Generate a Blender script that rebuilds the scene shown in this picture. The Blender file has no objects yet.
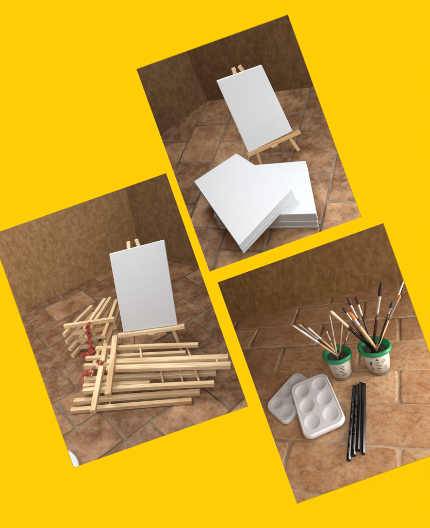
import bpy, bmesh, math, random
from mathutils import Vector, Matrix
random.seed(7)
SC = bpy.context.scene
COL = SC.collection
PI = math.pi

# ------------------------------------------------------------------ camera
F, CX, CY = 400.0, 215.0, 264.0          # focal length and centre in picture units (430 x 528)
EYE = Vector((0, 0, 1.3))
BOARD_Y = 0.70                            # distance of the yellow board

def ray(px, py):
    return Vector((px - CX, F, -(py - CY))).normalized()

cam = bpy.data.cameras.new('camera'); cam.sensor_fit = 'HORIZONTAL'; cam.sensor_width = 36
cam.lens = F / 430 * 36; cam.clip_end = 100; cam.clip_start = 0.01
camo = bpy.data.objects.new('camera', cam); COL.objects.link(camo)
camo.location = EYE; camo.rotation_euler = (PI / 2, 0, 0); SC.camera = camo

# ------------------------------------------------------------------ rooms: each corner of the yard has its own upright and floor
class Room:
    def __init__(s, c, e, roll, h):
        e = math.radians(e); a = math.radians(19.45 + roll)
        cr = ray(*c); q = ray(c[0] - math.sin(a), c[1] - math.cos(a))
        t = (q - cr * q.dot(cr)).normalized()
        U = math.cos(e) * t - math.sin(e) * cr
        Y = (cr - U * cr.dot(U)).normalized(); X = Y.cross(U)
        s.h = h; s.c = c
        rot = Matrix((X, Y, U)).transposed()          # local -> world
        s.M = Matrix.Translation(EYE - U * h) @ rot.to_4x4()
        s.Mi = s.M.inverted(); s.rot = rot
        s.eye = s.Mi @ EYE
    def d(s, p): return s.rot.transposed() @ ray(*p)
    def at(s, p, z=0.0):
        d = s.d(p); return s.eye + d * ((z - s.eye.z) / d.z)
    def on(s, p, o, n):
        d = s.d(p); return s.eye + d * ((o - s.eye).dot(n) / d.dot(n))
    def px(s, P):
        w = (s.M @ Vector(P)) - EYE
        return (CX + F * w.x / w.y, CY - F * w.z / w.y, w.y)

A = Room((248.8, 142.9), 38, 0, 0.88)
B = Room((119.75, 320.5), 34, -4, 0.86)
C = Room((340.2, 363.5), 36, -5, 0.80)

# cell planes (through the eye, along the strips of board between the openings)
def eplane(p, q, inside):
    n = ray(*p).cross(ray(*q)).normalized()
    return n if n.dot(ray(*inside)) > 0 else -n
L1 = ((169, 171), (288, 504)); L2 = ((217, 275.8), (361, 224))
CELL = {A: [eplane(*L1, A.c), eplane(*L2, A.c)], B: [eplane(*L1, B.c)], C: [eplane(*L1, C.c), eplane(*L2, C.c)]}
OUT = [eplane((-260, 0), (-260, 500), (215, 264)), eplane((690, 0), (690, 500), (215, 264)),
       eplane((0, -260), (430, -260), (215, 264)), eplane((0, 790), (430, 790), (215, 264))]
def clip(bm, mat, room, fill):
    mi = mat.inverted(); r3 = mat.to_3x3()
    pl = [(EYE + n * 0.0035, n) for n in CELL[room]] + [(EYE, n) for n in OUT] + [(Vector((0, BOARD_Y + 0.006, 0)), Vector((0, 1, 0)))]
    for co, n in pl:
        ret = bmesh.ops.bisect_plane(bm, geom=bm.verts[:] + bm.edges[:] + bm.faces[:], plane_co=mi @ co,
                               plane_no=(r3.transposed() @ n), clear_inner=True, dist=1e-6)
        if fill:
            eds = [g for g in ret['geom_cut'] if isinstance(g, bmesh.types.BMEdge)]
            if eds: bmesh.ops.contextual_create(bm, geom=eds)

# ------------------------------------------------------------------ objects
def tag(o, label=None, cat=None, group=None, kind=None):
    if label: o['label'] = label
    if cat: o['category'] = cat
    if group: o['group'] = group
    if kind: o['kind'] = kind
    return o
def thing(name, label, cat, room, base, group=None):
    o = bpy.data.objects.new(name, None); COL.objects.link(o)
    o.empty_display_size = 0.03
    o.matrix_world = room.M @ Matrix.Translation(base)
    o['base'] = 0; del o['base']
    return tag(o, label, cat, group)
def link(name, bm, mat, parent=None, mw=None, smooth=False):
    me = bpy.data.meshes.new(name); 
    bmesh.ops.recalc_face_normals(bm, faces=bm.faces[:])
    bm.to_mesh(me); bm.free()
    for m in (mat if isinstance(mat, (list, tuple)) else [mat]): me.materials.append(m)
    if smooth:
        for p in me.polygons: p.use_smooth = True
    o = bpy.data.objects.new(name, me); COL.objects.link(o)
    if parent is not None: o.parent = parent
    if mw is not None: o.matrix_world = mw
    return o
def newbm():
    bm = bmesh.new(); bm.verts.layers.float_vector.new('gc'); return bm

def beam(bm, p0, p1, w, t, n, taper=1.0, bev=0.0009, off=None):
    """square stick p0->p1, width w across, thickness t along n; writes grain coordinates"""
    p0 = Vector(p0); p1 = Vector(p1); d = (p1 - p0).normalized()
    n = (Vector(n) - d * Vector(n).dot(d)).normalized(); s = d.cross(n)
    gl = bm.verts.layers.float_vector['gc']; r = random.random() * 50
    off = off or Vector((0, 0, 0)); L = (p1 - p0).length
    b = min(bev, w * .2, t * .2); rings = []
    NS = 5
    bend = (random.uniform(-1, 1) * L * .004, random.uniform(-1, 1) * L * .003)
    for k in range(-1, NS + 2):
        kk = min(max(k, 0), NS) / NS
        c = p0.lerp(p1, kk) + s * bend[0] * math.sin(PI * kk) + n * bend[1] * math.sin(PI * kk)
        f = 1 + (taper - 1) * kk; e = 0.0
        ww, tt = w * f / 2, t * f / 2
        if k == -1 or k == NS + 1: ww -= b; tt -= b
        elif k == 0: c = c + d * b
        elif k == NS: c = c - d * b
        ring = []
        for (a, q) in ((-ww + b, -tt), (ww - b, -tt), (ww, -tt + b), (ww, tt - b), (ww - b, tt), (-ww + b, tt), (-ww, tt - b), (-ww, -tt + b)):
            v = bm.verts.new(c + s * a + n * q - off); v[gl] = (kk * L + r, a + r * .37, q + r * .73); ring.append(v)
        rings.append(ring)
    for i in range(len(rings) - 1):
        for j in range(8):
            bm.faces.new((rings[i][j], rings[i][(j + 1) % 8], rings[i + 1][(j + 1) % 8], rings[i + 1][j]))
    bm.faces.new(rings[0][::-1]); bm.faces.new(rings[-1])
def stick(name, p0, p1, w, t, n, mat, parent, off, taper=1.0):
    bm = newbm(); beam(bm, p0, p1, w, t, n, taper, off=off); return link(name, bm, mat, parent)

def tube(bm, pts, radii, seg=10, closed=False, caps=True):
    rings = []; n = len(pts); prev = None
    for i, p in enumerate(pts):
        p = Vector(p)
        a = Vector(pts[(i + 1) % n] if closed else pts[min(i + 1, n - 1)]); b = Vector(pts[(i - 1) % n] if closed else pts[max(i - 1, 0)])
        d = (a - b).normalized()
        if prev is None:
            u = d.orthogonal().normalized()
        else:
            u = (prev - d * prev.dot(d)).normalized()
        prev = u; v = d.cross(u); r = radii[i] if isinstance(radii, (list, tuple)) else radii
        rr = r if isinstance(r, tuple) else (r, r)
        rings.append([bm.verts.new(p + u * rr[0] * math.cos(2 * PI * k / seg) + v * rr[1] * math.sin(2 * PI * k / seg)) for k in range(seg)])
    m = n if closed else n - 1
    for i in range(m):
        A_, B_ = rings[i], rings[(i + 1) % n]
        for k in range(seg): bm.faces.new((A_[k], A_[(k + 1) % seg], B_[(k + 1) % seg], B_[k]))
    if caps and not closed: bm.faces.new(rings[0][::-1]); bm.faces.new(rings[-1])
def lathe(bm, prof, seg=48, c=Vector((0, 0, 0))):
    rings = [[bm.verts.new(c + Vector((r * math.cos(2 * PI * k / seg), r * math.sin(2 * PI * k / seg), z))) for k in range(seg)] for r, z in prof]
    for i in range(len(rings) - 1):
        for k in range(seg): bm.faces.new((rings[i][k], rings[i][(k + 1) % seg], rings[i + 1][(k + 1) % seg], rings[i + 1][k]))
    return rings

# ------------------------------------------------------------------ materials
class NT:
    def __init__(s, name):
        s.m = bpy.data.materials.new(name); s.m.use_nodes = True; s.t = s.m.node_tree; s.n = s.t.nodes; s.b = s.n['Principled BSDF']
    def N(s, typ, **kw):
        nd = s.n.new(typ)
        for k, v in kw.items(): setattr(nd, k, v)
        return nd
    def L(s, a, b): s.t.links.new(a, b)
    def noise(s, vec, scale, detail=4, rough=.6, dist=0.0):
        nd = s.N('ShaderNodeTexNoise'); nd.inputs['Scale'].default_value = scale; nd.inputs['Detail'].default_value = detail
        nd.inputs['Roughness'].default_value = rough; nd.inputs['Distortion'].default_value = dist
        if vec is not None: s.L(vec, nd.inputs['Vector'])
        return nd.outputs['Fac']
    def ramp(s, fac, stops):
        nd = s.N('ShaderNodeValToRGB'); el = nd.color_ramp.elements
        el[0].position, el[0].color = stops[0][0], (*stops[0][1], 1); el[1].position, el[1].color = stops[-1][0], (*stops[-1][1], 1)
        for p, c in stops[1:-1]: e = el.new(p); e.color = (*c, 1)
        s.L(fac, nd.inputs['Fac']); return nd.outputs['Color']
    def mix(s, fac, a, b, mode='MIX'):
        nd = s.N('ShaderNodeMix', data_type='RGBA', blend_type=mode)
        for i, x in ((0, fac), (6, a), (7, b)):
            if hasattr(x, 'is_linked') or hasattr(x, 'links'): s.L(x, nd.inputs[i])
            else: nd.inputs[i].default_value = x if i == 0 else (*x, 1)
        return nd.outputs[2]
    def bump(s, h, strength=.3, dist=.002):
        nd = s.N('ShaderNodeBump'); nd.inputs['Strength'].default_value = strength; nd.inputs['Distance'].default_value = dist
        s.L(h, nd.inputs['Height']); s.L(nd.outputs['Normal'], s.b.inputs['Normal'])
    def obj(s, scale=(1, 1, 1)):
        tc = s.N('ShaderNodeTexCoord'); mp = s.N('ShaderNodeMapping'); mp.inputs['Scale'].default_value = scale
        s.L(tc.outputs['Object'], mp.inputs['Vector']); return mp.outputs['Vector']
    def attr(s, name): return s.N('ShaderNodeAttribute', attribute_name=name)
def lin(r, g, b):
    f = lambda c: ((c / 255 + .055) / 1.055) ** 2.4 if c > 10 else c / 255 / 12.92
    return (f(r), f(g), f(b))
def flat(name, col, rough=.5, var=.06, scale=60, bump=.08, spec=.5, **kw):
    t = NT(name); v = t.obj()
    f = t.noise(v, scale, 5); t.L(t.mix(f, tuple(c * (1 - var) for c in col), tuple(min(1, c * (1 + var)) for c in col)), t.b.inputs['Base Color'])
    t.b.inputs['Roughness'].default_value = rough; t.b.inputs['Specular IOR Level'].default_value = spec
    if bump: t.bump(t.noise(v, scale * 4, 3), bump, .001)
    for k, x in kw.items(): t.b.inputs[k.replace('_', ' ')].default_value = x
    return t.m

def wood_mat(name, light, dark, end=.8):
    t = NT(name); g = t.attr('gc'); mp = t.N('ShaderNodeMapping'); mp.inputs['Scale'].default_value = (9, 170, 170)
    t.L(g.outputs['Vector'], mp.inputs['Vector'])
    f = t.noise(mp.outputs['Vector'], 1.0, 5, .65, 1.2)
    mp2 = t.N('ShaderNodeMapping'); mp2.inputs['Scale'].default_value = (5, 22, 22); t.L(g.outputs['Vector'], mp2.inputs['Vector'])
    f2 = t.noise(mp2.outputs['Vector'], 1.0, 3)
    c = t.ramp(f, [(.3, dark), (.5, light), (.75, tuple(min(1, x * 1.08) for x in light))])
    c2 = t.mix(t.ramp(f2, [(.35, (0, 0, 0)), (.7, (.8, .8, .8))]), c, tuple(x * y for x, y in zip(dark, (.95, .85, .7))))
    t.L(c2, t.b.inputs['Base Color']); t.b.inputs['Roughness'].default_value = .62; t.b.inputs['Specular IOR Level'].default_value = .3
    t.bump(f, .12, .0006); return t.m

def tile_mat(name, cols, speck, mortar=None):
    t = NT(name); v = t.obj(); tone = t.attr('tone')
    sep = t.N('ShaderNodeSeparateColor'); t.L(tone.outputs['Color'], sep.inputs['Color'])
    big = t.noise(v, 9, 5, .62, .6); fine = t.noise(v, 70, 6, .7); 
    ad = t.N('ShaderNodeMath', operation='ADD'); t.L(big, ad.inputs[0]); t.L(sep.outputs[0], ad.inputs[1])
    c = t.ramp(ad.outputs[0], cols)
    ad2 = t.ramp(fine, [(.36, (.62, .60, .58)), (.5, (1, 1, 1)), (.68, (1.12, 1.12, 1.10))])
    c = t.mix(.9, c, ad2, 'MULTIPLY')
    # pits and dark specks
    sp = t.noise(v, 130, 3, .8); c = t.mix(t.ramp(sp, [(.62, (0, 0, 0)), (.72, (.7, .7, .7))]), c, speck)
    sc = t.noise(v, 40, 6, .8, .8); c = t.mix(t.ramp(sc, [(.56, (0, 0, 0)), (.70, (.6, .6, .6))]), c, tuple(x * 1.3 for x in speck))
    dust = t.noise(v, 21, 7, .75); c = t.mix(t.ramp(dust, [(.45, (0, 0, 0)), (.72, (.42, .42, .42))]), c, mortar or cols[-1][1])
    t.L(c, t.b.inputs['Base Color'])
    rr = t.ramp(fine, [(.3, (.42, .42, .42)), (.7, (.72, .72, .72))]); t.L(rr, t.b.inputs['Roughness'])
    t.b.inputs['Specular IOR Level'].default_value = .35
    h = t.N('ShaderNodeMath', operation='ADD'); t.L(fine, h.inputs[0]); t.L(big, h.inputs[1]); t.bump(h.outputs[0], .55, .004)
    return t.m
def mortar_mat(name, a, b):
    t = NT(name); v = t.obj(); f = t.noise(v, 60, 6, .7); f2 = t.noise(v, 6, 4)
    c = t.mix(f, a, b); c = t.mix(t.ramp(f2, [(.45, (0, 0, 0)), (.62, (.8, .8, .8))]), c, tuple(x * .45 for x in a))
    t.L(c, t.b.inputs['Base Color']); t.b.inputs['Roughness'].default_value = .9; t.bump(f, .6, .003); return t.m
def osb_mat(name, dark, mid, light, k=1.0):
    t = NT(name); v = t.obj()
    nz = t.N('ShaderNodeTexNoise'); nz.inputs['Scale'].default_value = 9; t.L(v, nz.inputs['Vector'])
    mx = t.N('ShaderNodeMix', data_type='RGBA', blend_type='LINEAR_LIGHT'); mx.inputs[0].default_value = .012
    t.L(v, mx.inputs[6]); t.L(nz.outputs['Color'], mx.inputs[7])
    cs = []
    for sc in ((70, 70, 24), (34, 34, 62), (110, 110, 40)):
        mp = t.N('ShaderNodeMapping'); mp.inputs['Scale'].default_value = sc; mp.inputs['Rotation'].default_value = (0, .3 * len(cs), 0)
        t.L(mx.outputs[2], mp.inputs['Vector'])
        vo = t.N('ShaderNodeTexVoronoi'); vo.inputs['Scale'].default_value = k; t.L(mp.outputs['Vector'], vo.inputs['Vector'])
        s2 = t.N('ShaderNodeSeparateColor'); t.L(vo.outputs['Color'], s2.inputs['Color']); cs.append(s2.outputs[0])
    a = t.N('ShaderNodeMath', operation='ADD'); t.L(cs[0], a.inputs[0]); t.L(cs[1], a.inputs[1])
    b = t.N('ShaderNodeMath', operation='MULTIPLY_ADD'); t.L(a.outputs[0], b.inputs[0]); b.inputs[1].default_value = .3
    m3 = t.N('ShaderNodeMath', operation='MULTIPLY'); t.L(cs[2], m3.inputs[0]); m3.inputs[1].default_value = .4; t.L(m3.outputs[0], b.inputs[2])
    big = t.noise(v, 5, 4); ad = t.N('ShaderNodeMath', operation='MULTIPLY_ADD'); t.L(big, ad.inputs[0]); ad.inputs[1].default_value = .5; t.L(b.outputs[0], ad.inputs[2])
    c = t.ramp(ad.outputs[0], [(.35, dark), (.7, mid), (1.0, light)])
    t.L(c, t.b.inputs['Base Color']); t.b.inputs['Roughness'].default_value = .7; t.b.inputs['Specular IOR Level'].default_value = .25
    t.bump(b.outputs[0], .3, .002); return t.m
def canvas_mat(name, col=(.8, .8, .8)):
    t = NT(name); v = t.obj()
    w = t.noise(v, 420, 2); f = t.noise(v, 14, 4)
    t.L(t.mix(f, tuple(c * .955 for c in col), col), t.b.inputs['Base Color']); t.b.inputs['Roughness'].default_value = .8
    t.b.inputs['Specular IOR Level'].default_value = .25; t.bump(w, .4, .0008); return t.m

M = {}
WS = 3.2                                   # strength of the daylight round the board
M['pine'] = wood_mat('pine wood', (.82, .655, .42), (.54, .34, .165))
M['pine_warm'] = wood_mat('warm pine wood', (.60, .40, .20), (.42, .24, .11))
M['canvas'] = canvas_mat('primed canvas', (.62, .64, .665))
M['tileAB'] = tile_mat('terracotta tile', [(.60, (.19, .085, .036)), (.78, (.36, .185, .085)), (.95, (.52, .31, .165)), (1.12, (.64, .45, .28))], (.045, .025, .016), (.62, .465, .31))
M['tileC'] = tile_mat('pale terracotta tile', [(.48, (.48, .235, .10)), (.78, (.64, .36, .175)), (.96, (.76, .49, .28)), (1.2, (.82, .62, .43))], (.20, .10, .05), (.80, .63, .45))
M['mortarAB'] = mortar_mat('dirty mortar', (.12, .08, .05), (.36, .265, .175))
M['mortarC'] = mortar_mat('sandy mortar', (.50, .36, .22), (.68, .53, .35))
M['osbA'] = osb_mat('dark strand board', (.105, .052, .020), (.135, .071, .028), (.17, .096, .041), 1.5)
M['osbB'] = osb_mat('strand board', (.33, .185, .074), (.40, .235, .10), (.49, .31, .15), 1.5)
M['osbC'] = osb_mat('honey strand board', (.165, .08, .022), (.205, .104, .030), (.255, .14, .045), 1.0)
M['yellow'] = flat('matt yellow card', (.985 / WS, .603 / WS, .0015 / WS), 1.0, .004, 20, 0, 0.0)
M['grey'] = flat('grey card back', (.35, .34, .33), .9, .1)
M['brown'] = flat('dark brown divider', (.12, .08, .05), .9, .1)
M['red'] = flat('red cord', (.48, .06, .045), .6, .35, 90)
M['white'] = flat('white plastic', (.84, .86, .89), .28, .01, 40, .03, .5, Coat_Weight=.2)
M['plate'] = flat('white glazed plate', (.78, .82, .85), .25, .02)
M['green'] = flat('green plastic', (.012, .27, .10), .38, .08, 40)
M['label'] = flat('printed paper sleeve', (.56, .51, .43), .55, .12, 90)
M['cup'] = flat('cloudy plastic cup', (.55, .52, .46), .22, .08, 50, .05, .5, Transmission_Weight=.7, IOR=1.25)
M['ink'] = flat('dark print', (.05, .045, .045), .6)
M['inkred'] = flat('red print', (.45, .08, .04), .6)
M['black'] = flat('black lacquer', (.008, .008, .009), .22, .1, 50, .02, .5)
M['silverink'] = flat('silver print', (.22, .22, .22), .4)
M['steel'] = flat('brushed ferrule', (.52, .50, .48), .32, .06, 90, .05, .5, Metallic=.85)
M['ferrulew'] = flat('pale ferrule', (.66, .62, .57), .35, .10, 90, .05, .5, Metallic=.6)
M['lightwood'] = flat('raw wood handle', (.62, .40, .20), .5, .15, 90)
M['cream'] = flat('cream painted handle', (.74, .60, .42), .4, .08, 60)
M['darkwood'] = flat('dark brown handle', (.06, .022, .014), .25, .15, 60, .02, .5)
M['b_dark'] = flat('dark brown bristle', (.035, .014, .010), .8, .4, 300, .5)
M['b_brown'] = flat('brown bristle', (.16, .055, .02), .8, .4, 300, .5)
M['b_orange'] = flat('orange bristle', (.72, .20, .03), .7, .3, 300, .5)
M['b_cream'] = flat('hog bristle', (.74, .62, .42), .8, .2, 300, .5)
M['b_pink'] = flat('pale pink bristle', (.70, .50, .45), .7, .2, 300, .5)
M['lead'] = flat('graphite', (.03, .03, .035), .4)

# ------------------------------------------------------------------ yellow board with three openings
OPEN = [[(136.3, 68.8), (288, 14.2), (361.5, 217), (209.6, 271.6)],
        [(-8.7, 234.4), (166, 173), (248.2, 406.6), (73.5, 468)],
        [(217.6, 282.4), (383.5, 223), (462.9, 444.6), (297, 504)]]
def bpt(p, y): 
    return Vector((EYE.x + (p[0] - CX) / F * BOARD_Y, y, EYE.z - (p[1] - CY) / F * BOARD_Y))
def board():
    bm = bmesh.new(); outer = [(-330, -330), (760, -330), (760, 860), (-330, 860)]
    loops = []
    for pts in [outer] + OPEN:
        vs = [bm.verts.new(bpt(p, BOARD_Y)) for p in pts]
        loops.append([bm.edges.new((vs[i], vs[(i + 1) % 4])) for i in range(4)])
    bmesh.ops.triangle_fill(bm, edges=[e for l in loops for e in l], use_beauty=True, use_dissolve=False)
    ext = bmesh.ops.extrude_face_region(bm, geom=bm.faces[:])
    for v in [g for g in ext['geom'] if isinstance(g, bmesh.types.BMVert)]: v.co.y += 0.002
    bmesh.ops.recalc_face_normals(bm, faces=bm.faces[:])
    for f in bm.faces:
        f.material_index = 1 if (f.normal.y > .5) else 0
    o = link('yellow_board', bm, [M['yellow'], M['grey']])
    tag(o, kind='structure')
    bm = bmesh.new()
    # dividers between the corners, standing behind the board
    def part(p, q, y0=BOARD_Y + .0025, y1=4.2):
        n = ray(*p).cross(ray(*q)).normalized() * .0015
        pts = []
        for pp, yy in ((p, y0), (q, y0), (q, y1), (p, y1)):
            r = ray(*pp); pts.append(EYE + r * (yy / r.y))
        a = [bm.verts.new(x + n) for x in pts]; b = [bm.verts.new(x - n) for x in pts]
        bm.faces.new(a); bm.faces.new(b[::-1])
        for i in range(4): bm.faces.new((a[i], b[i], b[(i + 1) % 4], a[(i + 1) % 4]))
    sl = (288 - 169) / (504 - 171)
    part((169 - sl * 430, 171 - 430), (288 + sl * 280, 504 + 280))
    part((208.6, 278.9), (217 + 470, 275.8 - .3597 * 470))
    tag(link('divider_panel', bm, M['osbA']), kind='structure')
board()

# ------------------------------------------------------------------ floors and walls
def floor(room, o_px, dir_px, pitch, length, gap, mats, name, seed, stagger=.5, joint=None):
    rnd = random.Random(seed)
    o = room.at(o_px); d = (room.at(dir_px) - o); yaw = math.atan2(d.y, d.x)
    mw = room.M @ Matrix.Translation((o.x, o.y, 0)) @ Matrix.Rotation(yaw, 4, 'Z')
    bm = bmesh.new(); cl = bm.loops.layers.color.new('tone')
    R_ = 2.6
    nr = int(R_ / pitch); nc = int(R_ / length) + 1
    for r in range(-nr, nr):
        sh = (stagger * (r % 2)) * length + rnd.uniform(-.06, .06) * length
        for c in range(-nc, nc):
            x0 = c * length + sh; y0 = r * pitch
            cen = mw @ Vector((x0 + length / 2, y0 + pitch / 2, 0)) - EYE
            if cen.y < BOARD_Y - .25: continue
            qx, qy = CX + F * cen.x / cen.y, CY - F * cen.z / cen.y
            if not (-330 < qx < 760 and -330 < qy < 860): continue
            bad = False
            for n in CELL[room]:
                if n.dot(cen) < -.3: bad = True
            if bad: continue
            g = gap / 2; x1 = x0 + length - g; y1 = y0 + pitch - g; xx0 = x0 + g; yy0 = y0 + g
            cor = [Vector((xx0, yy0)), Vector((x1, yy0)), Vector((x1, y1)), Vector((xx0, y1))]
            cor = [p + Vector((rnd.uniform(-.0022, .0022), rnd.uniform(-.002, .002))) for p in cor]
            outl = []
            for i in range(4):
                a, b = cor[i], cor[(i + 1) % 4]; m = 9 if i % 2 == 0 else 6
                for k in range(m):
                    t = k / m
                    if k == 0: p = a.lerp(b, .02).lerp(a.lerp(cor[i - 1], .02), .5)
                    else: p = a.lerp(b, t)
                    outl.append(p + Vector((rnd.gauss(0, .0007), rnd.gauss(0, .0007))))
            cc = sum(outl, Vector((0, 0))) / len(outl)
            tilt = (rnd.gauss(0, .003), rnd.gauss(0, .004)); dz = rnd.gauss(0, .0004)
            rings = []
            for ins, z in ((0, -.010), (0, -.0016), (.0016, -.0006), (.005, 0)):
                ring = []
                for p in outl:
                    q = p + (cc - p).normalized() * ins
                    ring.append(bm.verts.new((q.x, q.y, z + (dz + tilt[0] * (q.x - cc.x) + tilt[1] * (q.y - cc.y)) - .0012)))
                rings.append(ring)
            fs = []
            for i in range(3):
                for k in range(len(outl)): fs.append(bm.faces.new((rings[i][k], rings[i][(k + 1) % len(outl)], rings[i + 1][(k + 1) % len(outl)], rings[i + 1][k])))
            fs.append(bm.faces.new(rings[3]))
            tn = min(.62, max(.2, .42 + rnd.gauss(0, .13))); col = (tn, rnd.random(), rnd.random(), 1)
            for f in fs:
                for l in f.loops: l[cl] = col
    clip(bm, mw, room, False)
    tl = link(name, bm, [mats[0], mats[1]], mw=mw)
    # mortar bed
    me = tl.data
    bm = bmesh.new(); bm.from_mesh(me); cl = bm.loops.layers.color['tone']
    bm2 = bmesh.new(); S = 2.9
    vs = [bm2.verts.new((x, y, -.0034)) for x, y in ((-S, -S), (S, -S), (S, S), (-S, S))]; bm2.faces.new(vs)
    bmesh.ops.subdivide_edges(bm2, edges=bm2.edges[:], cuts=5, use_grid_fill=True)
    clip(bm2, mw, room, False)
    mp = {}
    for v in bm2.verts: mp[v] = bm.verts.new(v.co)
    for f in bm2.faces:
        nf = bm.faces.new([mp[v] for v in f.verts]); nf.material_index = 1
        if nf.normal.z < 0: nf.normal_flip()
    bm2.free(); bm.to_mesh(me); bm.free()
    tag(tl, kind='structure'); return tl

def wall(room, p_px, q_px, h, mat, name, label, ext0=0.0, ext1=0.0, th=.018, z0=-.012):
    a = room.at(p_px); b = room.at(q_px); d = (b - a); L = d.length; u = d / L
    a = a - u * ext0; L += ext0 + ext1; yaw = math.atan2(u.y, u.x)
    mw = room.M @ Matrix.Translation((a.x, a.y, 0)) @ Matrix.Rotation(yaw, 4, 'Z')
    bm = bmesh.new(); v = [bm.verts.new(p) for p in [(0, 0, z0), (L, 0, z0), (L, th, z0), (0, th, z0), (0, 0, h), (L, 0, h), (L, th, h), (0, th, h)]]
    for f in ((0, 3, 2, 1), (4, 5, 6, 7), (0, 1, 5, 4), (1, 2, 6, 5), (2, 3, 7, 6), (3, 0, 4, 7)): bm.faces.new([v[i] for i in f])
    clip(bm, mw, room, True)
    bmesh.ops.holes_fill(bm, edges=bm.edges[:], sides=0)
    o = link(name, bm, mat, mw=mw)
    return tag(o, label, 'wall')

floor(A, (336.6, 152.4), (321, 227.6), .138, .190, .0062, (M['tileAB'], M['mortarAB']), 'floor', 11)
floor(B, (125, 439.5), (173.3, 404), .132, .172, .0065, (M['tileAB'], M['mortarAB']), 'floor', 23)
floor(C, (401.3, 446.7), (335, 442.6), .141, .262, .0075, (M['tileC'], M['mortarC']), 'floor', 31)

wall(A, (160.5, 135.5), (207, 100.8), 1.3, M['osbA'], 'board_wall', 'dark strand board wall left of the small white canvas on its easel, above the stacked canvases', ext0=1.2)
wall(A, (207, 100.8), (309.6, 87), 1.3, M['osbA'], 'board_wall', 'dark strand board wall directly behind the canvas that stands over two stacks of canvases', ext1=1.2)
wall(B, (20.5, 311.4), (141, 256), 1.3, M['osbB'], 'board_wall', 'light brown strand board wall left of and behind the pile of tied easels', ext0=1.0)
wall(B, (141, 256), (194, 266), 1.3, M['osbA'], 'board_wall', 'shaded brown strand board wall to the right behind the canvas standing over the folded easels', ext1=1.2)  # shade put into the colour: darker board than on the adjoining wall
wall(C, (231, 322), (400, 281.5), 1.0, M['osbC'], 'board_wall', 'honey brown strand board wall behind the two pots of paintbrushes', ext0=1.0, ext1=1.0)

# ------------------------------------------------------------------ canvases
def quad_slab(bm, top, thick, nrm, off, edge=.0015, pillow=0.0):
    """box under a quad face: top corners in order, extruded by -thick along nrm, soft edges"""
    n = Vector(nrm).normalized(); c = sum((Vector(p) for p in top), Vector()) / 4
    def ring(ins, dep):
        out = []
        for i in range(4):
            p = Vector(top[i]); a = (Vector(top[i - 1]) - p).normalized(); b = (Vector(top[(i + 1) % 4]) - p).normalized()
            for (s, t_) in ((a, b), (b, a)):                         # two verts per corner = cut corner
                q = p + (a + b) * ins + s * edge * .8
                out.append(bm.verts.new(q - n * dep - off))
        return out
    e = edge
    rs = [ring(e * .9, 0), ring(e * .25, e * .3), ring(0, e), ring(0, thick - e), ring(e * .5, thick)]
    bm.faces.new(rs[0])
    for i in range(len(rs) - 1):
        for k in range(8): bm.faces.new((rs[i][k], rs[i][(k + 1) % 8], rs[i + 1][(k + 1) % 8], rs[i + 1][k]))
    bm.faces.new(rs[-1][::-1])

def easel_with_canvas(room, feet, ears, ledge, corners, lean, th, tagc, tage, sw=.0105, ledge_px=3.2):
    fl, fr = room.at(feet[0]), room.at(feet[1]); u = (fr - fl).normalized(); z = Vector((0, 0, 1)); b = z.cross(u)
    if b.y < 0: b = -b
    v = (z * math.cos(lean) + b * math.sin(lean)).normalized(); n = u.cross(v).normalized()
    if n.dot(b) > 0: n = -n                                          # towards the viewer
    base = (fl + fr) / 2
    T = thing('easel', tage[0], 'easel', room, base)
    el, er = room.on(ears[0], base, n), room.on(ears[1], base, n)
    for f_, e_ in ((fl, el), (fr, er)): stick('leg', f_ + v * .001, e_, sw, sw, n, M[tage[1]], T, base)
    # canvas: its face stands th in front of the legs
    o2 = base + n * (sw / 2 + th + .001)
    cs = [room.on(p, o2, n) for p in corners]
    bm = bmesh.new(); cc = sum(cs, Vector()) / 4
    quad_slab(bm, cs, th, n, cc, .0018)
    co = link('canvas', bm, M['canvas'], mw=room.M @ Matrix.Translation(cc)); tag(co, *tagc)
    ol = base + n * (sw / 2 + th + .004)
    l0, l1 = room.on(ledge[0], ol, n), room.on(ledge[1], ol, n)
    dep = th + .012
    nn = n * (-dep / 2 + .006)
    stick('ledge', l0 + nn, l1 + nn, ledge_px, dep, n, M[tage[1]], T, base)
    top = (el + er) / 2 - (el + er - fl - fr).normalized() * .03 - n * sw
    rear = Vector((top.x, top.y, 0)) + b * .085
    stick('rear_leg', rear, top, sw, sw * .9, b, M[tage[1]], T, base)
    # small wing nut under the ledge
    bm = newbm(); m = (l0 + l1) / 2 - v * ledge_px * .6 + n * .002
    beam(bm, m - u * .010, m + u * .010, .007, .010, n, off=base); link('stop_block', bm, M[tage[1]], T)
    print('canvas', [round((cs[i] - cs[(i + 1) % 4]).length, 3) for i in range(4)], 'minz', min(c.z for c in cs), 'ledge z', l0.z, l1.z, 'ears', el.z, 'feet w', (fr - fl).length)
    return T

easel_with_canvas(A, [(261, 166.3), (298.4, 150.5)], [(233.2, 68), (239.2, 66)], [(247.4, 155.2), (300, 131.6)],
                  [(248.4, 153), (292.6, 131.2), (261.6, 64.9), (216.5, 81)], math.radians(14), .006,
                  ('small white blank canvas standing on the easel behind the two stacks of canvases', 'canvas'),
                  ('little pine tabletop easel standing behind the two stacks of canvases', 'pine_warm'), ledge_px=.0105)
easel_with_canvas(B, [(133.5, 357), (182.5, 352)], [(128.6, 241.5), (136.4, 239.2)], [(118.3, 336), (184.8, 326.4)],
                  [(123.3, 332.6), (177.7, 325.0), (164.4, 239.8), (109.2, 253.9)], math.radians(14), .006,
                  ('tall bluish white blank canvas standing above the pile of folded wooden easels', 'canvas'),
                  ('standing pine easel with its ledge just behind the pile of folded easels', 'pine'), ledge_px=.0125)

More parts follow.
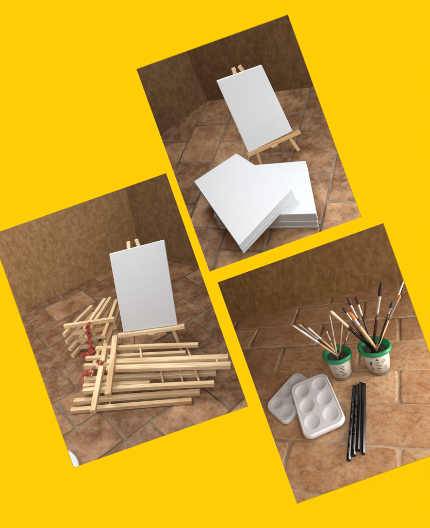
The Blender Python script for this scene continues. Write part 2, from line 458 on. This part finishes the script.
def canvas_stack(room, quad_top, n, t, z0, labels, group, seed):
    rnd = random.Random(seed); z1 = z0 + n * t
    cs = [room.at(p, z1) for p in quad_top]; cc0 = sum(cs, Vector()) / 4
    print('stack', [round((cs[i] - cs[(i + 1) % 4]).length, 3) for i in range(4)])
    for k in range(n):
        z = z0 + (n - k) * t - .0004
        dx, dy, a = (0, 0, 0) if k == 0 else (rnd.uniform(-.0016, .0016), rnd.uniform(-.0016, .0016), rnd.uniform(-.002, .002))
        R_ = Matrix.Rotation(a, 4, 'Z')
        q = [R_ @ (c - cc0) for c in cs]
        cc = Vector((cc0.x + dx, cc0.y + dy, z))
        bm = bmesh.new(); quad_slab(bm, q, t - .0014, (0, 0, 1), Vector((0, 0, 0)), .0010)
        o = link('canvas', bm, M['canvas'], mw=room.M @ Matrix.Translation(cc))
        tag(o, labels[k], 'canvas', group)
ORD = ['topmost', 'second from the top', 'third from the top', 'third from the bottom', 'second from the bottom', 'bottom']
t2 = .0105; n2 = 6
zt = n2 * t2
q3 = [A.at(p, zt) for p in ((213.8, 216.2), (316, 213.5), (305.6, 160.7))]; tl = q3[0] + q3[2] - q3[1]
qq = A.px(tl); print('stack2 TL px', qq, 'line at x=262', )
canvas_stack(A, [(213.8, 216.2), (316, 213.5), (305.6, 160.7), (qq[0], qq[1])], n2, t2, 0,
             ['%s white canvas of the lower stack that lies square on the tiles' % o for o in ORD], 'canvases in the lower stack', 5)
canvas_stack(A, [(193.9, 181.2), (238.9, 245.4), (291.9, 188.4), (236.3, 153.2)], 4, .0098, zt,
             ['%s white canvas of the four laid diagonally across the lower stack' % o for o in ('topmost', 'second from the top', 'second from the bottom', 'lowest')], 'canvases laid diagonally on top', 9)

# ------------------------------------------------------------------ folded easels (corner B)
UP = Vector((0, 0, 1))
def folded(label, group, legs, bars, dowels=(), mat='pine'):
    """legs/bars/dowels: (px0, px1, z centre, width, thickness) each"""
    allp = [B.at(s[0], s[2]) for s in legs]
    base = Vector((allp[0].x, allp[0].y, 0)); base.z = min(s[2] - s[4] / 2 for s in legs)
    T = thing('folded_easel', label, 'easel', B, base, group)
    for nm, lst in (('leg', legs), ('ledge', bars), ('brace', dowels)):
        for s in lst:
            z0 = s[2] if not isinstance(s[2], tuple) else s[2][0]; z1 = s[2] if not isinstance(s[2], tuple) else s[2][1]
            stick(nm, B.at(s[0], z0), B.at(s[1], z1), s[3] * (1.06 if s[3] > .008 else .85), s[4], UP, M[mat], T, base)
    return T
g1 = 'folded easels stacked to the left of the standing canvas'
LAY = .0305
def backpile(k):
    dz = LAY * k; dy = -8.6 * 0
    # reference positions are those of the top layer; lower layers drop straight down
    def low(p):                                     # same floor position, lower height
        P = B.at(p, LAY * 3 + .006); P.z = P.z - LAY * 3 + dz; return P
    jit = lambda: Vector((random.uniform(-.003, .003), random.uniform(-.003, .003), 0))
    names = ['bottom folded easel of the four tied with red cord left of the canvas', 'second folded easel from the bottom of the red-tied stack',
             'third folded easel from the bottom of the red-tied stack', 'topmost folded easel of the red-tied stack left of the canvas']
    L_ = [((64.3, 334.6), (92.2, 305.8)), ((84, 330), (104.5, 299.6)), ((104.5, 337), (117.5, 300.8)), ((91, 328), (110.5, 298.0))]
    P0 = low(L_[0][0]); base = Vector((P0.x, P0.y, dz))
    T = thing('folded_easel', names[k], 'easel', B, base, g1)
    for i, (a, b) in enumerate(L_):
        j = jit(); nm = 'rear_leg' if i in (1, 3) else 'leg'
        pa, pb = low(a) + j, low(b) + j
        stick(nm, pa, pb, .0115, .0125, UP, M['pine'], T, base)
    j = jit(); ca = low((64.3, 325.8)); cb = low((115.5, 318.4)); 
    ca.z = cb.z = dz + .0125 + .0075
    P1 = B.at((65.0, 326.0), LAY * 3 + .02); P2 = B.at((115.5, 318.6), LAY * 3 + .02)
    ca = Vector((P1.x, P1.y, dz + .0201)) + j; cb = Vector((P2.x, P2.y, dz + .0201)) + j
    if k < 3: ca = ca + (cb - ca) * .12
    stick('ledge', ca, cb, .0105, .0148, UP, M['pine'], T, base)
for k in range(4): backpile(k)

g2 = 'folded easels heaped in front of the standing canvas'
folded('bottom folded easel with long sticks reaching lowest and furthest left in the heap', g2,
       [((71.2, 410.7), (192, 400.5), .0065, .0125, .0125), ((74, 401.6), (200, 392), .0065 + .012, .0125, .0125)], [], [((110, 405), (112, 383), .0065, .006, .006)])
folded('folded easel just above the bottom one, its slim stick ending under the right dowels', g2,
       [((84.2, 379.5), (216.4, 372.8), .030, .0135, .0125), ((84.5, 368), (186, 353.2), .030, .010, .0115)], [((85.5, 392), (101, 345), .018, .011, .011)],
       [((183.2, 384), (176, 352), .030, .006, .006)])
folded('folded easel with widely spaced parallel sticks and a thin brace at its right end', g2,
       [((83.3, 391), (214.5, 383.6), .046, .0125, .013), ((86, 358.6), (186, 352.8), .046, .0105, .012)], [((106.8, 341), (93, 412), (.064), .0135, .0135)],
       [((199.0, 381), (186.2, 345), .046, .0065, .0065)])
folded('folded easel lying under the topmost one, its rear stick the furthest from the viewer', g2,
       [((96, 348.8), (198.5, 344.9), .064, .0115, .012), ((97, 366.5), (150, 366), .062, .0115, .012)], [], [((140, 347), (143, 366), .062, .006, .006)])
folded('topmost folded easel of the heap, two bright sticks side by side reaching furthest right', g2,
       [((107, 362.8), (228.6, 357.4), .0785, .0168, .013), ((107, 369.0), (231, 365.2), .0785, .0168, .013)], [((115.3, 337), (108.0, 395.5), .0925, .0145, .014)],
       [((216.8, 359), (217.5, 364), .0785, .006, .006)])

folded('folded easel in the middle of the heap with one short stick above the wide brace', g2,
       [((83.4, 386.2), (150, 383), .0345, .012, .0125), ((84.5, 365.8), (206, 361.5), .064, .011, .012)], [((98, 392), (109, 350), .022, .012, .012)], [((160, 366), (163, 382), .040, .006, .006)])

def cord(name, label, room, pts, r):
    base = Vector(pts[0]); base = Vector((base.x, base.y, base.z))
    bm = bmesh.new(); fine = []
    for i in range(len(pts) - 1):
        a, b = Vector(pts[i]), Vector(pts[i + 1])
        for k in range(4):
            fine.append(a.lerp(b, k / 4) - base + Vector([random.gauss(0, .0012) for _ in range(3)]))
    r = r * .72
    tube(bm, fine, [(r * random.uniform(.8, 1.5), r * random.uniform(.5, .9)) for _ in fine], 8)
    o = link(name, bm, M['red'], mw=room.M @ Matrix.Translation(base), smooth=True)
    return tag(o, label, 'cord', 'red cords tying the easels')
def zig(p0, p1, z0, z1, amp, n, ampz=.004):
    out = []
    for i in range(n):
        t = i / (n - 1); p = (p0[0] + (p1[0] - p0[0]) * t + random.uniform(-amp, amp), p0[1] + (p1[1] - p0[1]) * t + random.uniform(-amp, amp) * .6)
        z = z0 + (z1 - z0) * t + random.uniform(-ampz, ampz); P = B.at(p, max(.004, z)); out.append(P)
    return out
pts = zig((87, 323.5), (91, 352), LAY * 3 + .024, .012, 2.6, 60)
cord('red_cord', 'loose red cord wound down the front of the tied stack of easels', B, pts + zig((94, 352), (82, 356), .03, .03, 3.0, 22), .0030)
cord('red_cord', 'short red cord knotted by the left ends of the heaped easels', B,
     zig((103, 361), (98, 365), .078, .07, 2.6, 16) + zig((92, 372), (85, 374), .05, .044, 3.2, 20) + zig((84, 386), (94, 385), .034, .034, 3.2, 24), .0030)

# white plate reaching in at the lower left corner
p1, p2, p3 = [B.at(p, .008) for p in ((67.5, 449), (76.3, 458), (80, 468))]
def circ(a, b, c):
    ax, ay, bx, by, cx, cy = a.x, a.y, b.x, b.y, c.x, c.y
    d = 2 * (ax * (by - cy) + bx * (cy - ay) + cx * (ay - by))
    ux = ((ax * ax + ay * ay) * (by - cy) + (bx * bx + by * by) * (cy - ay) + (cx * cx + cy * cy) * (ay - by)) / d
    uy = ((ax * ax + ay * ay) * (cx - bx) + (bx * bx + by * by) * (ax - cx) + (cx * cx + cy * cy) * (bx - ax)) / d
    return Vector((ux, uy, 0)), math.hypot(ax - ux, ay - uy)
cen, rad = circ(p1, p2, p3); print('plate', cen, rad, B.px(cen))
rad = min(max(rad, .03), .09)
dirc = (cen - Vector((p2.x, p2.y, 0))).normalized(); cen = Vector((p2.x, p2.y, 0)) + dirc * rad
bm = bmesh.new(); rs = lathe(bm, [(rad * .55, 0), (rad * .72, .001), (rad, .0085), (rad + .001, .0095), (rad - .002, .010), (rad * .72, .0045), (rad * .5, .003)], 64)
bm.faces.new(rs[0][::-1]); bm.faces.new(rs[-1])
tag(link('plate', bm, M['plate'], mw=B.M @ Matrix.Translation(cen), smooth=True), 'round white plate whose rim shows at the corner beyond the folded easels', 'plate')

# ------------------------------------------------------------------ corner C: palettes
def palette_mesh(w, h, wells, nx=64, ny=84):
    """well palette: w x h, 2 x 3 wells, moulded as one sheet with a rolled rim"""
    bm = bmesh.new(); rc = .025; H = .011
    def sd(x, y):       # signed distance to rounded outline
        qx, qy = abs(x) - (w / 2 - rc), abs(y) - (h / 2 - rc)
        return math.hypot(max(qx, 0), max(qy, 0)) + min(max(qx, qy), 0) - rc
    # polar-ish mapping: use concentric rounded rectangles merged with grid -> simple grid squashed to outline
    def squash(u, v):
        x, y = u * w / 2, v * h / 2
        # move points radially so the grid border follows the rounded outline
        m = max(abs(u), abs(v))
        if m < 1e-6: return x, y
        bx, by = x / m, y / m
        lo, hi = 0.0, 1.0
        for _ in range(18):
            mid = (lo + hi) / 2
            if sd(bx * mid, by * mid) < 0: lo = mid
            else: hi = mid
        s = lo ** (m ** 3) if m > 0 else 1
        return x * s, y * s
    def hz(x, y):
        z = H
        e = -sd(x, y)
        if e < .0035: z += .0012 * math.sin(PI * min(1, max(0, e / .0035)))
        for (cx_, cy_, r) in wells:
            q = math.hypot((x - cx_) / (w * .172), (y - cy_) / (h * .116))
            if q < 1.1: z -= .0045 * (1 - (q / 1.1) ** 2.2) ** .95
        return max(z, .0012)
    g = [[None] * (ny + 1) for _ in range(nx + 1)]
    for i in range(nx + 1):
        for j in range(ny + 1):
            x, y = squash(-1 + 2 * i / nx, -1 + 2 * j / ny); g[i][j] = bm.verts.new((x, y, hz(x, y)))
    for i in range(nx):
        for j in range(ny): bm.faces.new((g[i][j], g[i + 1][j], g[i + 1][j + 1], g[i][j + 1]))
    bd = [g[i][0] for i in range(nx + 1)] + [g[nx][j] for j in range(1, ny + 1)] + [g[i][ny] for i in range(nx - 1, -1, -1)] + [g[0][j] for j in range(ny - 1, 0, -1)]
    prev = bd
    for s, z in ((1.012, H - .0008), (1.02, H - .003), (1.03, 0.0008), (1.02, 0), (1.0, .0004)):
        ring = [bm.verts.new((v.co.x * s, v.co.y * s, z)) for v in bd]
        for k in range(len(bd)): bm.faces.new((prev[k], prev[(k + 1) % len(bd)], ring[(k + 1) % len(bd)], ring[k]))
        prev = ring
    bm.faces.new(prev)
    return bm
def place_palette(label, ctr, xpx, ypx, z, tilt=(0, 0), dims=None):
    """ctr = centre pixel; xpx / ypx = pixels at the middle of the right and far edges"""
    c = C.at(ctr, z + .011); X = C.at(xpx, z + .011) - c; Y = C.at(ypx, z + .011) - c
    print('palette', label[:12], X.length * 2, Y.length * 2, math.degrees(X.angle(Y)), math.degrees(math.atan2(X.y, X.x)))
    w, h = dims or (X.length * 2, Y.length * 2)
    px_, py_ = w * .235, h * .305
    r = 1.0
    bm = palette_mesh(w, h, [(sx * px_, sy * py_, r) for sx in (-1, 1) for sy in (-1, 0, 1)])
    x = X.normalized(); y = Y.normalized()
    for v in bm.verts:                      # moulding follows its two edge directions
        p = x * v.co.x + y * v.co.y; v.co = Vector((p.x, p.y, v.co.z + tilt[0] * p.x + tilt[1] * p.y))
    o = link('paint_palette', bm, M['white'], mw=C.M @ Matrix.Translation((c.x, c.y, z)), smooth=True)
    tag(o, label, 'palette', 'six well plastic palettes'); return o
place_palette('white six well palette lying flat underneath the other palette', (291.3, 395.2), (302.3, 403.4), (306.5, 377.5), 0)
place_palette('white six well palette on top, nearer the black pencils', (315.6, 401.6), (334.3, 393.4), (307.4, 378.9), .0125, (0.0, .0))

# ------------------------------------------------------------------ pots
def pot(rim_px, base_px, rim_w, label, group, seed, redspot):
    rnd = random.Random(seed)
    b0 = C.at(base_px, 0.0); dist = (b0 - C.eye).length
    R = rim_w / 2 / F * dist * .87
    # height: where the ray through the rim centre passes the axis
    d = C.d(rim_px); k = ((b0.x - C.eye.x) * d.x + (b0.y - C.eye.y) * d.y) / (d.x ** 2 + d.y ** 2)
    H = C.eye.z + d.z * k
    print('pot R', R, 'H', H, 'off', (C.eye + d * k - b0).xy.length)
    T = thing('brush_pot', label, 'pot', C, b0, group)
    rb, rt = R * .66, R * .84
    bm = bmesh.new(); r = lathe(bm, [(rb * .9, .0), (rb, .002), (rt, H - .006), (rt - .0012, H - .006), (rb - .0012, .004), (rb * .3, .0045)], 56)
    bm.faces.new(r[0][::-1]); bm.faces.new(r[-1]); link('cup', bm, M['cup'], T, smooth=True)
    f = lambda z, e=.0006: rb + (rt - rb) * (z - .002) / (H - .008) + e
    z0, z1 = H * .16, H - .011
    bm = bmesh.new(); r = lathe(bm, [(f(z0, .0001), z0), (f(z0), z0), (f(z1), z1), (f(z1, .0001), z1)], 64); sl = link('sleeve', bm, M['label'], T, smooth=True)
    # green rim: flared ring with a funnel lip
    bm = bmesh.new()
    lathe(bm, [(rt + .0005, H - .011), (R * .95, H - .011), (R * 1.0, H - .009), (R * 1.015, H - .004), (R * 1.0, H + .001), (R * .95, H + .003), (R * .88, H + .0022), (R * .80, H - .001), (R * .72, H - .006),
               (R * .66, H - .010), (R * .65, H - .0115), (R * .76, H - .008), (rt - .001, H - .008)], 64)
    for v in bm.verts:
        a = math.atan2(v.co.y, v.co.x); q = 1 + .012 * math.sin(3 * a + seed) + .008 * math.sin(7 * a + 2 * seed)
        v.co.x *= q; v.co.y *= q; v.co.z += .0008 * math.sin(2 * a + seed) + .0005 * math.sin(5 * a)
    link('rim', bm, M['green'], T, smooth=True)
    # printing: a ring mark, an arrow-like mark, rows of tiny type
    tocam = math.atan2(C.eye.y - b0.y, C.eye.x - b0.x)
    def mark(pts, z_off=.0010, m='ink'):
        bm = bmesh.new(); vs = []
        for a, z in pts:
            rr = f(z, z_off); th = tocam + a / rr; vs.append(bm.verts.new((rr * math.cos(th), rr * math.sin(th), z)))
        bm.faces.new(vs); link('print', bm, M[m], sl)
    def strip(a, z, w, h, m='ink'):
        n = max(2, int(w / .003) + 1); pts = [(a + w * i / (n - 1) - w / 2, z - h / 2) for i in range(n)] + [(a + w / 2 - w * i / (n - 1), z + h / 2) for i in range(n)]
        mark(pts, m=m)
    def ringm(a, z, r, t):
        for i in range(10):
            if i in (8,): continue
            t0, t1 = 2 * PI * i / 10, 2 * PI * (i + .85) / 10
            mark([(a + r * math.cos(t0), z + r * math.sin(t0)), (a + r * math.cos(t1), z + r * math.sin(t1)), (a + (r - t) * math.cos(t1), z + (r - t) * math.sin(t1)), (a + (r - t) * math.cos(t0), z + (r - t) * math.sin(t0))])
    s = R / .045
    ringm(-.016 * s if not redspot else .017 * s, H * .62, .0062 * s, .0018 * s)
    strip(-.016 * s if not redspot else .017 * s, H * .62, .005 * s, .0016)
    for i in range(7):
        zz = H * .70 - i * H * .07; strip(rnd.uniform(.002, .008) * s + (0 if not redspot else -.004 * s), zz, rnd.uniform(.008, .018) * s, .0019)
    for i in range(4): strip((-.018 + .003 * rnd.random()) * s, H * .42 - i * .005, rnd.uniform(.004, .008) * s, .0012)
    if redspot:
        strip(.0, H * .74, .005 * s, .005 * s, 'inkred'); strip(-.019 * s, H * .55, .006 * s, .014 * s); strip(-.019 * s, H * .30, .008 * s, .0015)
        for i in range(3): strip(.02 * s, H * .38 - i * .005, .008 * s, .0013)
    return b0, R, H

gp = 'green rimmed pots of brushes'
P1 = pot((337, 353.3), (342.4, 375.4), 29.5, 'smaller clear pot with green rim at left, holding pale brushes', gp, 3, False)
P2 = pot((374.2, 345.6), (379.2, 369.6), 32, 'larger printed pot with green rim at right, holding dark brushes', gp, 4, True)

# ------------------------------------------------------------------ brushes
def brush(pot_, pts, radii, mats, label, depth=0.0, flat=1.0, group=None):
    """pts: px of tip, bristle end, ferrule end, entry at rim; 3D line runs from the tip down into the pot"""
    b0, R, H = pot_
    view = Vector((b0.x - C.eye.x, b0.y - C.eye.y, 0)).normalized()
    # upright plane through the pot axis for the entry point, shifted one for the tip
    ent = C.on(pts[3], Vector((b0.x, b0.y, H)), view)
    ent = C.at(pts[3], H + .002) if (C.at(pts[3], H + .002).xy - b0.xy).length < R * .5 else ent
    tip = C.on(pts[0], Vector((b0.x, b0.y, H)) + view * depth, view)
    d = (ent - tip).normalized(); L = (ent - tip).length
    # fraction of each station along the image line
    def frac(p):
        a, b = Vector(pts[0]), Vector(pts[3]); return max(0, min(1, (Vector(p) - a).dot(b - a) / (b - a).length_squared))
    f1, f2 = frac(pts[1]), frac(pts[2])
    down = min(.05, H * .75)
    # keep the hidden end within the pot
    end = ent + d * down
    rb = R * .55; v = Vector((end.x - b0.x, end.y - b0.y))
    if v.length > rb: v = v.normalized() * rb; end = Vector((b0.x + v.x, b0.y + v.y, max(.006, end.z)))
    end.z = max(.006, end.z)
    T = thing('paintbrush', label, 'paintbrush', C, end, group)
    rB, rF, rH = [x * 1.1 for x in radii]
    P = lambda t: tip + d * (L * t) - end
    bm = bmesh.new(); n = 9; f1 = max(f1, .04)
    prof = [.22, .55, .80, .96, 1.05, 1.08, 1.06, 1.0, .94]
    tube(bm, [P(f1 * i / (n - 1)) for i in range(n)], [(rB * prof[i] * flat, rB * prof[i]) for i in range(n)], 12)
    link('bristles', bm, M[mats[0]], T, smooth=True)
    bm = bmesh.new(); tube(bm, [P(f1 - .006), P(f1), P(f1 + (f2 - f1) * .3), P(f1 + (f2 - f1) * .8), P(f1 + (f2 - f1) * .82), P(f1 + (f2 - f1) * .86), P(f2)],
                           [(rB * .95 * flat, rB * .95), (rB * 1.0 * flat, rB * 1.0), rF * 1.06, rF, rF * 1.12, rF, rF], 14)
    link('ferrule', bm, M[mats[1]], T, smooth=True)
    bm = bmesh.new(); sp = f2
    hp = [P(sp - .004), P(sp + (1 - sp) * .25), P(sp + (1 - sp) * .6), P(1.0), Vector((0, 0, 0))]
    tube(bm, hp, [rH * .82, rH * 1.05, rH * 1.1, rH * .95, rH * .5], 14)
    link('handle', bm, M[mats[2]], T, smooth=True)
gr, gl_ = 'brushes in the right pot', 'brushes in the left pot'
mm = .001
brush(P2, [(381.5, 281.5), (380.6, 295.5), (378.2, 314), (373.6, 342)], (4.6 * mm, 3.4 * mm, 3.6 * mm), ('b_dark', 'ferrulew', 'darkwood'), 'tallest brush of the right pot with a thick dark brown tip and pale ferrule', .01, group=gr)
brush(P2, [(403.6, 281), (402.2, 285), (391, 310), (379.2, 344)], (2.2 * mm, 2.6 * mm, 2.4 * mm), ('b_cream', 'ferrulew', 'lightwood'), 'long pale brush leaning furthest right out of the right pot', .035, group=gr)
brush(P2, [(400.2, 294.5), (398.2, 300), (389, 319), (378.0, 343)], (3.6 * mm, 2.6 * mm, 2.7 * mm), ('b_orange', 'steel', 'lightwood'), 'orange tipped brush leaning right just below the long pale one', .0, group=gr)
brush(P2, [(392.4, 301.5), (391.2, 308), (389.3, 314), (378.6, 344)], (2.8 * mm, 2.2 * mm, 2.3 * mm), ('b_dark', 'steel', 'black'), 'slim black brush with a dark tip beside the orange tipped one leaning right', -.015, group=gr)
brush(P2, [(348.6, 311.6), (353.6, 318.6), (358.6, 324.5), (373.8, 345.5)], (6.0 * mm, 4.2 * mm, 4.0 * mm), ('b_orange', 'ferrulew', 'lightwood'), 'thick brush with a bright orange head leaning left out of the right pot', -.035, 0.75, group=gr)
brush(P2, [(330.2, 310.6), (334.2, 314), (347.8, 326.3), (368.5, 345)], (3.8 * mm, 3.4 * mm, 4.6 * mm), ('b_cream', 'cream', 'black'), 'cream headed brush with thick black handle leaning far left over the left pot', -.04, group=gr)
brush(P2, [(342.6, 307.5), (345.2, 313.2), (350.6, 321), (367.2, 343)], (3.2 * mm, 2.8 * mm, 2.7 * mm), ('b_dark', 'steel', 'darkwood'), 'dark tipped brush with steel ferrule just behind the thick orange one', -.01, group=gr)
brush(P2, [(346.6, 297.5), (351.2, 305), (357.4, 318), (369.0, 341)], (3.0 * mm, 2.7 * mm, 2.7 * mm), ('b_dark', 'ferrulew', 'darkwood'), 'left one of the two dark tipped brushes standing behind in the right pot', .02, group=gr)
brush(P2, [(355.4, 296.5), (358.2, 304.6), (362.2, 316), (370.4, 340)], (3.0 * mm, 2.7 * mm, 2.7 * mm), ('b_dark', 'ferrulew', 'darkwood'), 'right one of the two dark tipped brushes standing behind in the right pot', .03, group=gr)
brush(P1, [(292.6, 325.2), (297.5, 328.8), (319, 343), (335.2, 354.3)], (2.8 * mm, 3.8 * mm, 2.6 * mm), ('b_pink', 'ferrulew', 'lightwood'), 'brush with a pale pink tip leaning furthest left out of the left pot', -.02, group=gl_)
brush(P1, [(302.2, 322.6), (307, 328.6), (321, 340), (336.6, 352.8)], (3.2 * mm, 3.1 * mm, 2.5 * mm), ('b_brown', 'ferrulew', 'lightwood'), 'brown tipped brush leaning left beside the pale pink tipped one', .0, group=gl_)
brush(P1, [(298.4, 323.8), (302.4, 327.0), (318.5, 340.2), (335.8, 353.6)], (2.2 * mm, 2.4 * mm, 2.2 * mm), ('b_cream', 'steel', 'darkwood'), 'slim steel ferruled brush squeezed between the two left leaning brushes', .02, group=gl_)
brush(P1, [(323.2, 324.0), (325.8, 331), (330.4, 342), (335.0, 352)], (3.1 * mm, 2.4 * mm, 2.1 * mm), ('b_brown', 'steel', 'lightwood'), 'short rusty brown tipped brush in the middle of the left pot', .01, group=gl_)
brush(P1, [(329.6, 314.5), (330.6, 320), (333.6, 338), (336.6, 352.5)], (1.8 * mm, 2.0 * mm, 2.0 * mm), ('b_cream', 'ferrulew', 'cream'), 'tall thin cream brush standing nearly upright in the left pot', .015, group=gl_)
brush(P1, [(342.6, 321), (342.3, 325), (341.4, 336), (340.2, 352)], (1.9 * mm, 1.8 * mm, 2.0 * mm), ('b_cream', 'cream', 'lightwood'), 'thin upright raw wood brush at the right of the left pot', .02, group=gl_)
brush(P1, [(350.6, 327.5), (349.2, 331.5), (345.5, 341), (341.2, 352.8)], (2.2 * mm, 2.1 * mm, 2.0 * mm), ('b_brown', 'steel', 'darkwood'), 'dark handled brush leaning right out of the left pot', .01, group=gl_)

# ------------------------------------------------------------------ pencils
def pencil(a, b, label, writing, z=.0056):
    R = .0055; p0 = C.at(a, z); p1 = C.at(b, z)          # p0 far (sharpened) end
    base = Vector((p1.x, p1.y, z)); d = (p0 - p1); L = d.length; yaw = math.atan2(d.y, d.x)
    T = bpy.data.objects.new('pencil', None); COL.objects.link(T); T.empty_display_size = .02
    T.matrix_world = C.M @ Matrix.Translation(base) @ Matrix.Rotation(yaw, 4, 'Z')
    tag(T, label, 'pencil', 'black pencils on the tiles')
    tipL = .011
    bm = bmesh.new(); tube(bm, [(0, 0, 0), (.0012, 0, 0), (L * .5, 0, 0), (L - tipL, 0, 0)], [R * .8, R, R, R], 6); link('body', bm, M['black'], T)
    bm = bmesh.new(); tube(bm, [(L - tipL, 0, 0), (L - tipL * .3, 0, 0)], [R * .95, R * .35], 12); link('wood_cone', bm, M['cream'], T, smooth=True)
    bm = bmesh.new(); tube(bm, [(L - tipL * .3, 0, 0), (L, 0, 0)], [R * .34, R * .08], 10); link('lead', bm, M['lead'], T, smooth=True)
    if writing:
        bm = bmesh.new(); rnd = random.Random(int(a[0] * 10)); x = L * .06
        ap = R * math.cos(PI / 6)
        while x < L * .80:
            w = rnd.uniform(.0014, .0036)
            if rnd.random() < .78:
                zt_ = ap + .0004 ; hh = .0009
                # face of the hexagon turned up
                vs = [bm.verts.new(p) for p in ((x, -hh, zt_), (x + w, -hh, zt_), (x + w, hh, zt_), (x, hh, zt_))]; bm.faces.new(vs)
            x += w + rnd.uniform(.0008, .003) + (.012 if rnd.random() < .08 else 0)
        link('stamped_lettering', bm, M['silverink'], T)
pencil((354.6, 383.2), (348.6, 460.4), 'leftmost black pencil, with silver lettering along its barrel, reaching nearest the viewer', True)
pencil((357.8, 382), (353.6, 455.6), 'second black pencil from the left, with silver lettering', True)
pencil((360.9, 380.2), (358.0, 450.6), 'third black pencil from the left, the one set furthest back', False)
pencil((364.2, 381.4), (363.0, 454.0), 'rightmost plain black pencil with a bright highlight', False)

# ------------------------------------------------------------------ light
w = bpy.data.worlds.new('World'); SC.world = w; w.use_nodes = True
bg = w.node_tree.nodes['Background']; bg.inputs['Color'].default_value = (1, 1, 1, 1); bg.inputs['Strength'].default_value = WS * 1.02
def fill_light(name, px, y, room, target_px, size, power, col=(1, 1, 1)):  # unseen area light added behind the board to brighten a corner
    r = ray(*px); p = EYE + r * (y / r.y)
    t = room.M @ room.at(target_px)
    l = bpy.data.lights.new(name, 'AREA'); l.shape = 'SQUARE'; l.size = size; l.energy = power; l.color = col
    o = bpy.data.objects.new(name, l); COL.objects.link(o)
    o.matrix_world = Matrix.Translation(p) @ (t - p).to_track_quat('-Z', 'Y').to_matrix().to_4x4()
fill_light('fill_corner_a', (120, -90), BOARD_Y + .12, A, (235, 225), .20, 2.6, (.95, .98, 1))  # added fill above and left of corner A, hidden behind the board
fill_light('fill_corner_a', (500, 60), BOARD_Y + .12, A, (270, 235), .20, 2.9, (.95, .98, 1))  # second fill, added to brighten the near floor of corner A
fill_light('fill_corner_b', (10, 60), BOARD_Y + .20, B, (130, 370), .26, 3.2, (.92, .96, 1))  # added fill above corner B, hidden behind the board
fill_light('fill_corner_b', (20, 600), BOARD_Y + .16, B, (130, 410), .20, 2.5, (.92, .96, 1))  # added from below to brighten the near tiles of corner B
fill_light('fill_corner_c', (580, 350), BOARD_Y + .22, C, (340, 430), .30, 4.0, (1, .98, .96))  # added fill from the right of corner C, out of view
fill_light('fill_corner_c', (350, 690), BOARD_Y + .16, C, (340, 440), .26, 12.0, (1, .98, .96))  # strongest added fill, unseen, brightens the near floor of corner C
SC.view_settings.view_transform = 'Standard'; SC.view_settings.look = 'None'; SC.view_settings.exposure = 0; SC.view_settings.gamma = 1
for nm, rm, pts in (('A', A, OPEN[0]), ('B', B, OPEN[1]), ('C', C, OPEN[2])):
    print(nm, [round(rm.px(rm.at(p))[2], 2) for p in pts[2:]], 'U', rm.rot.col[2])
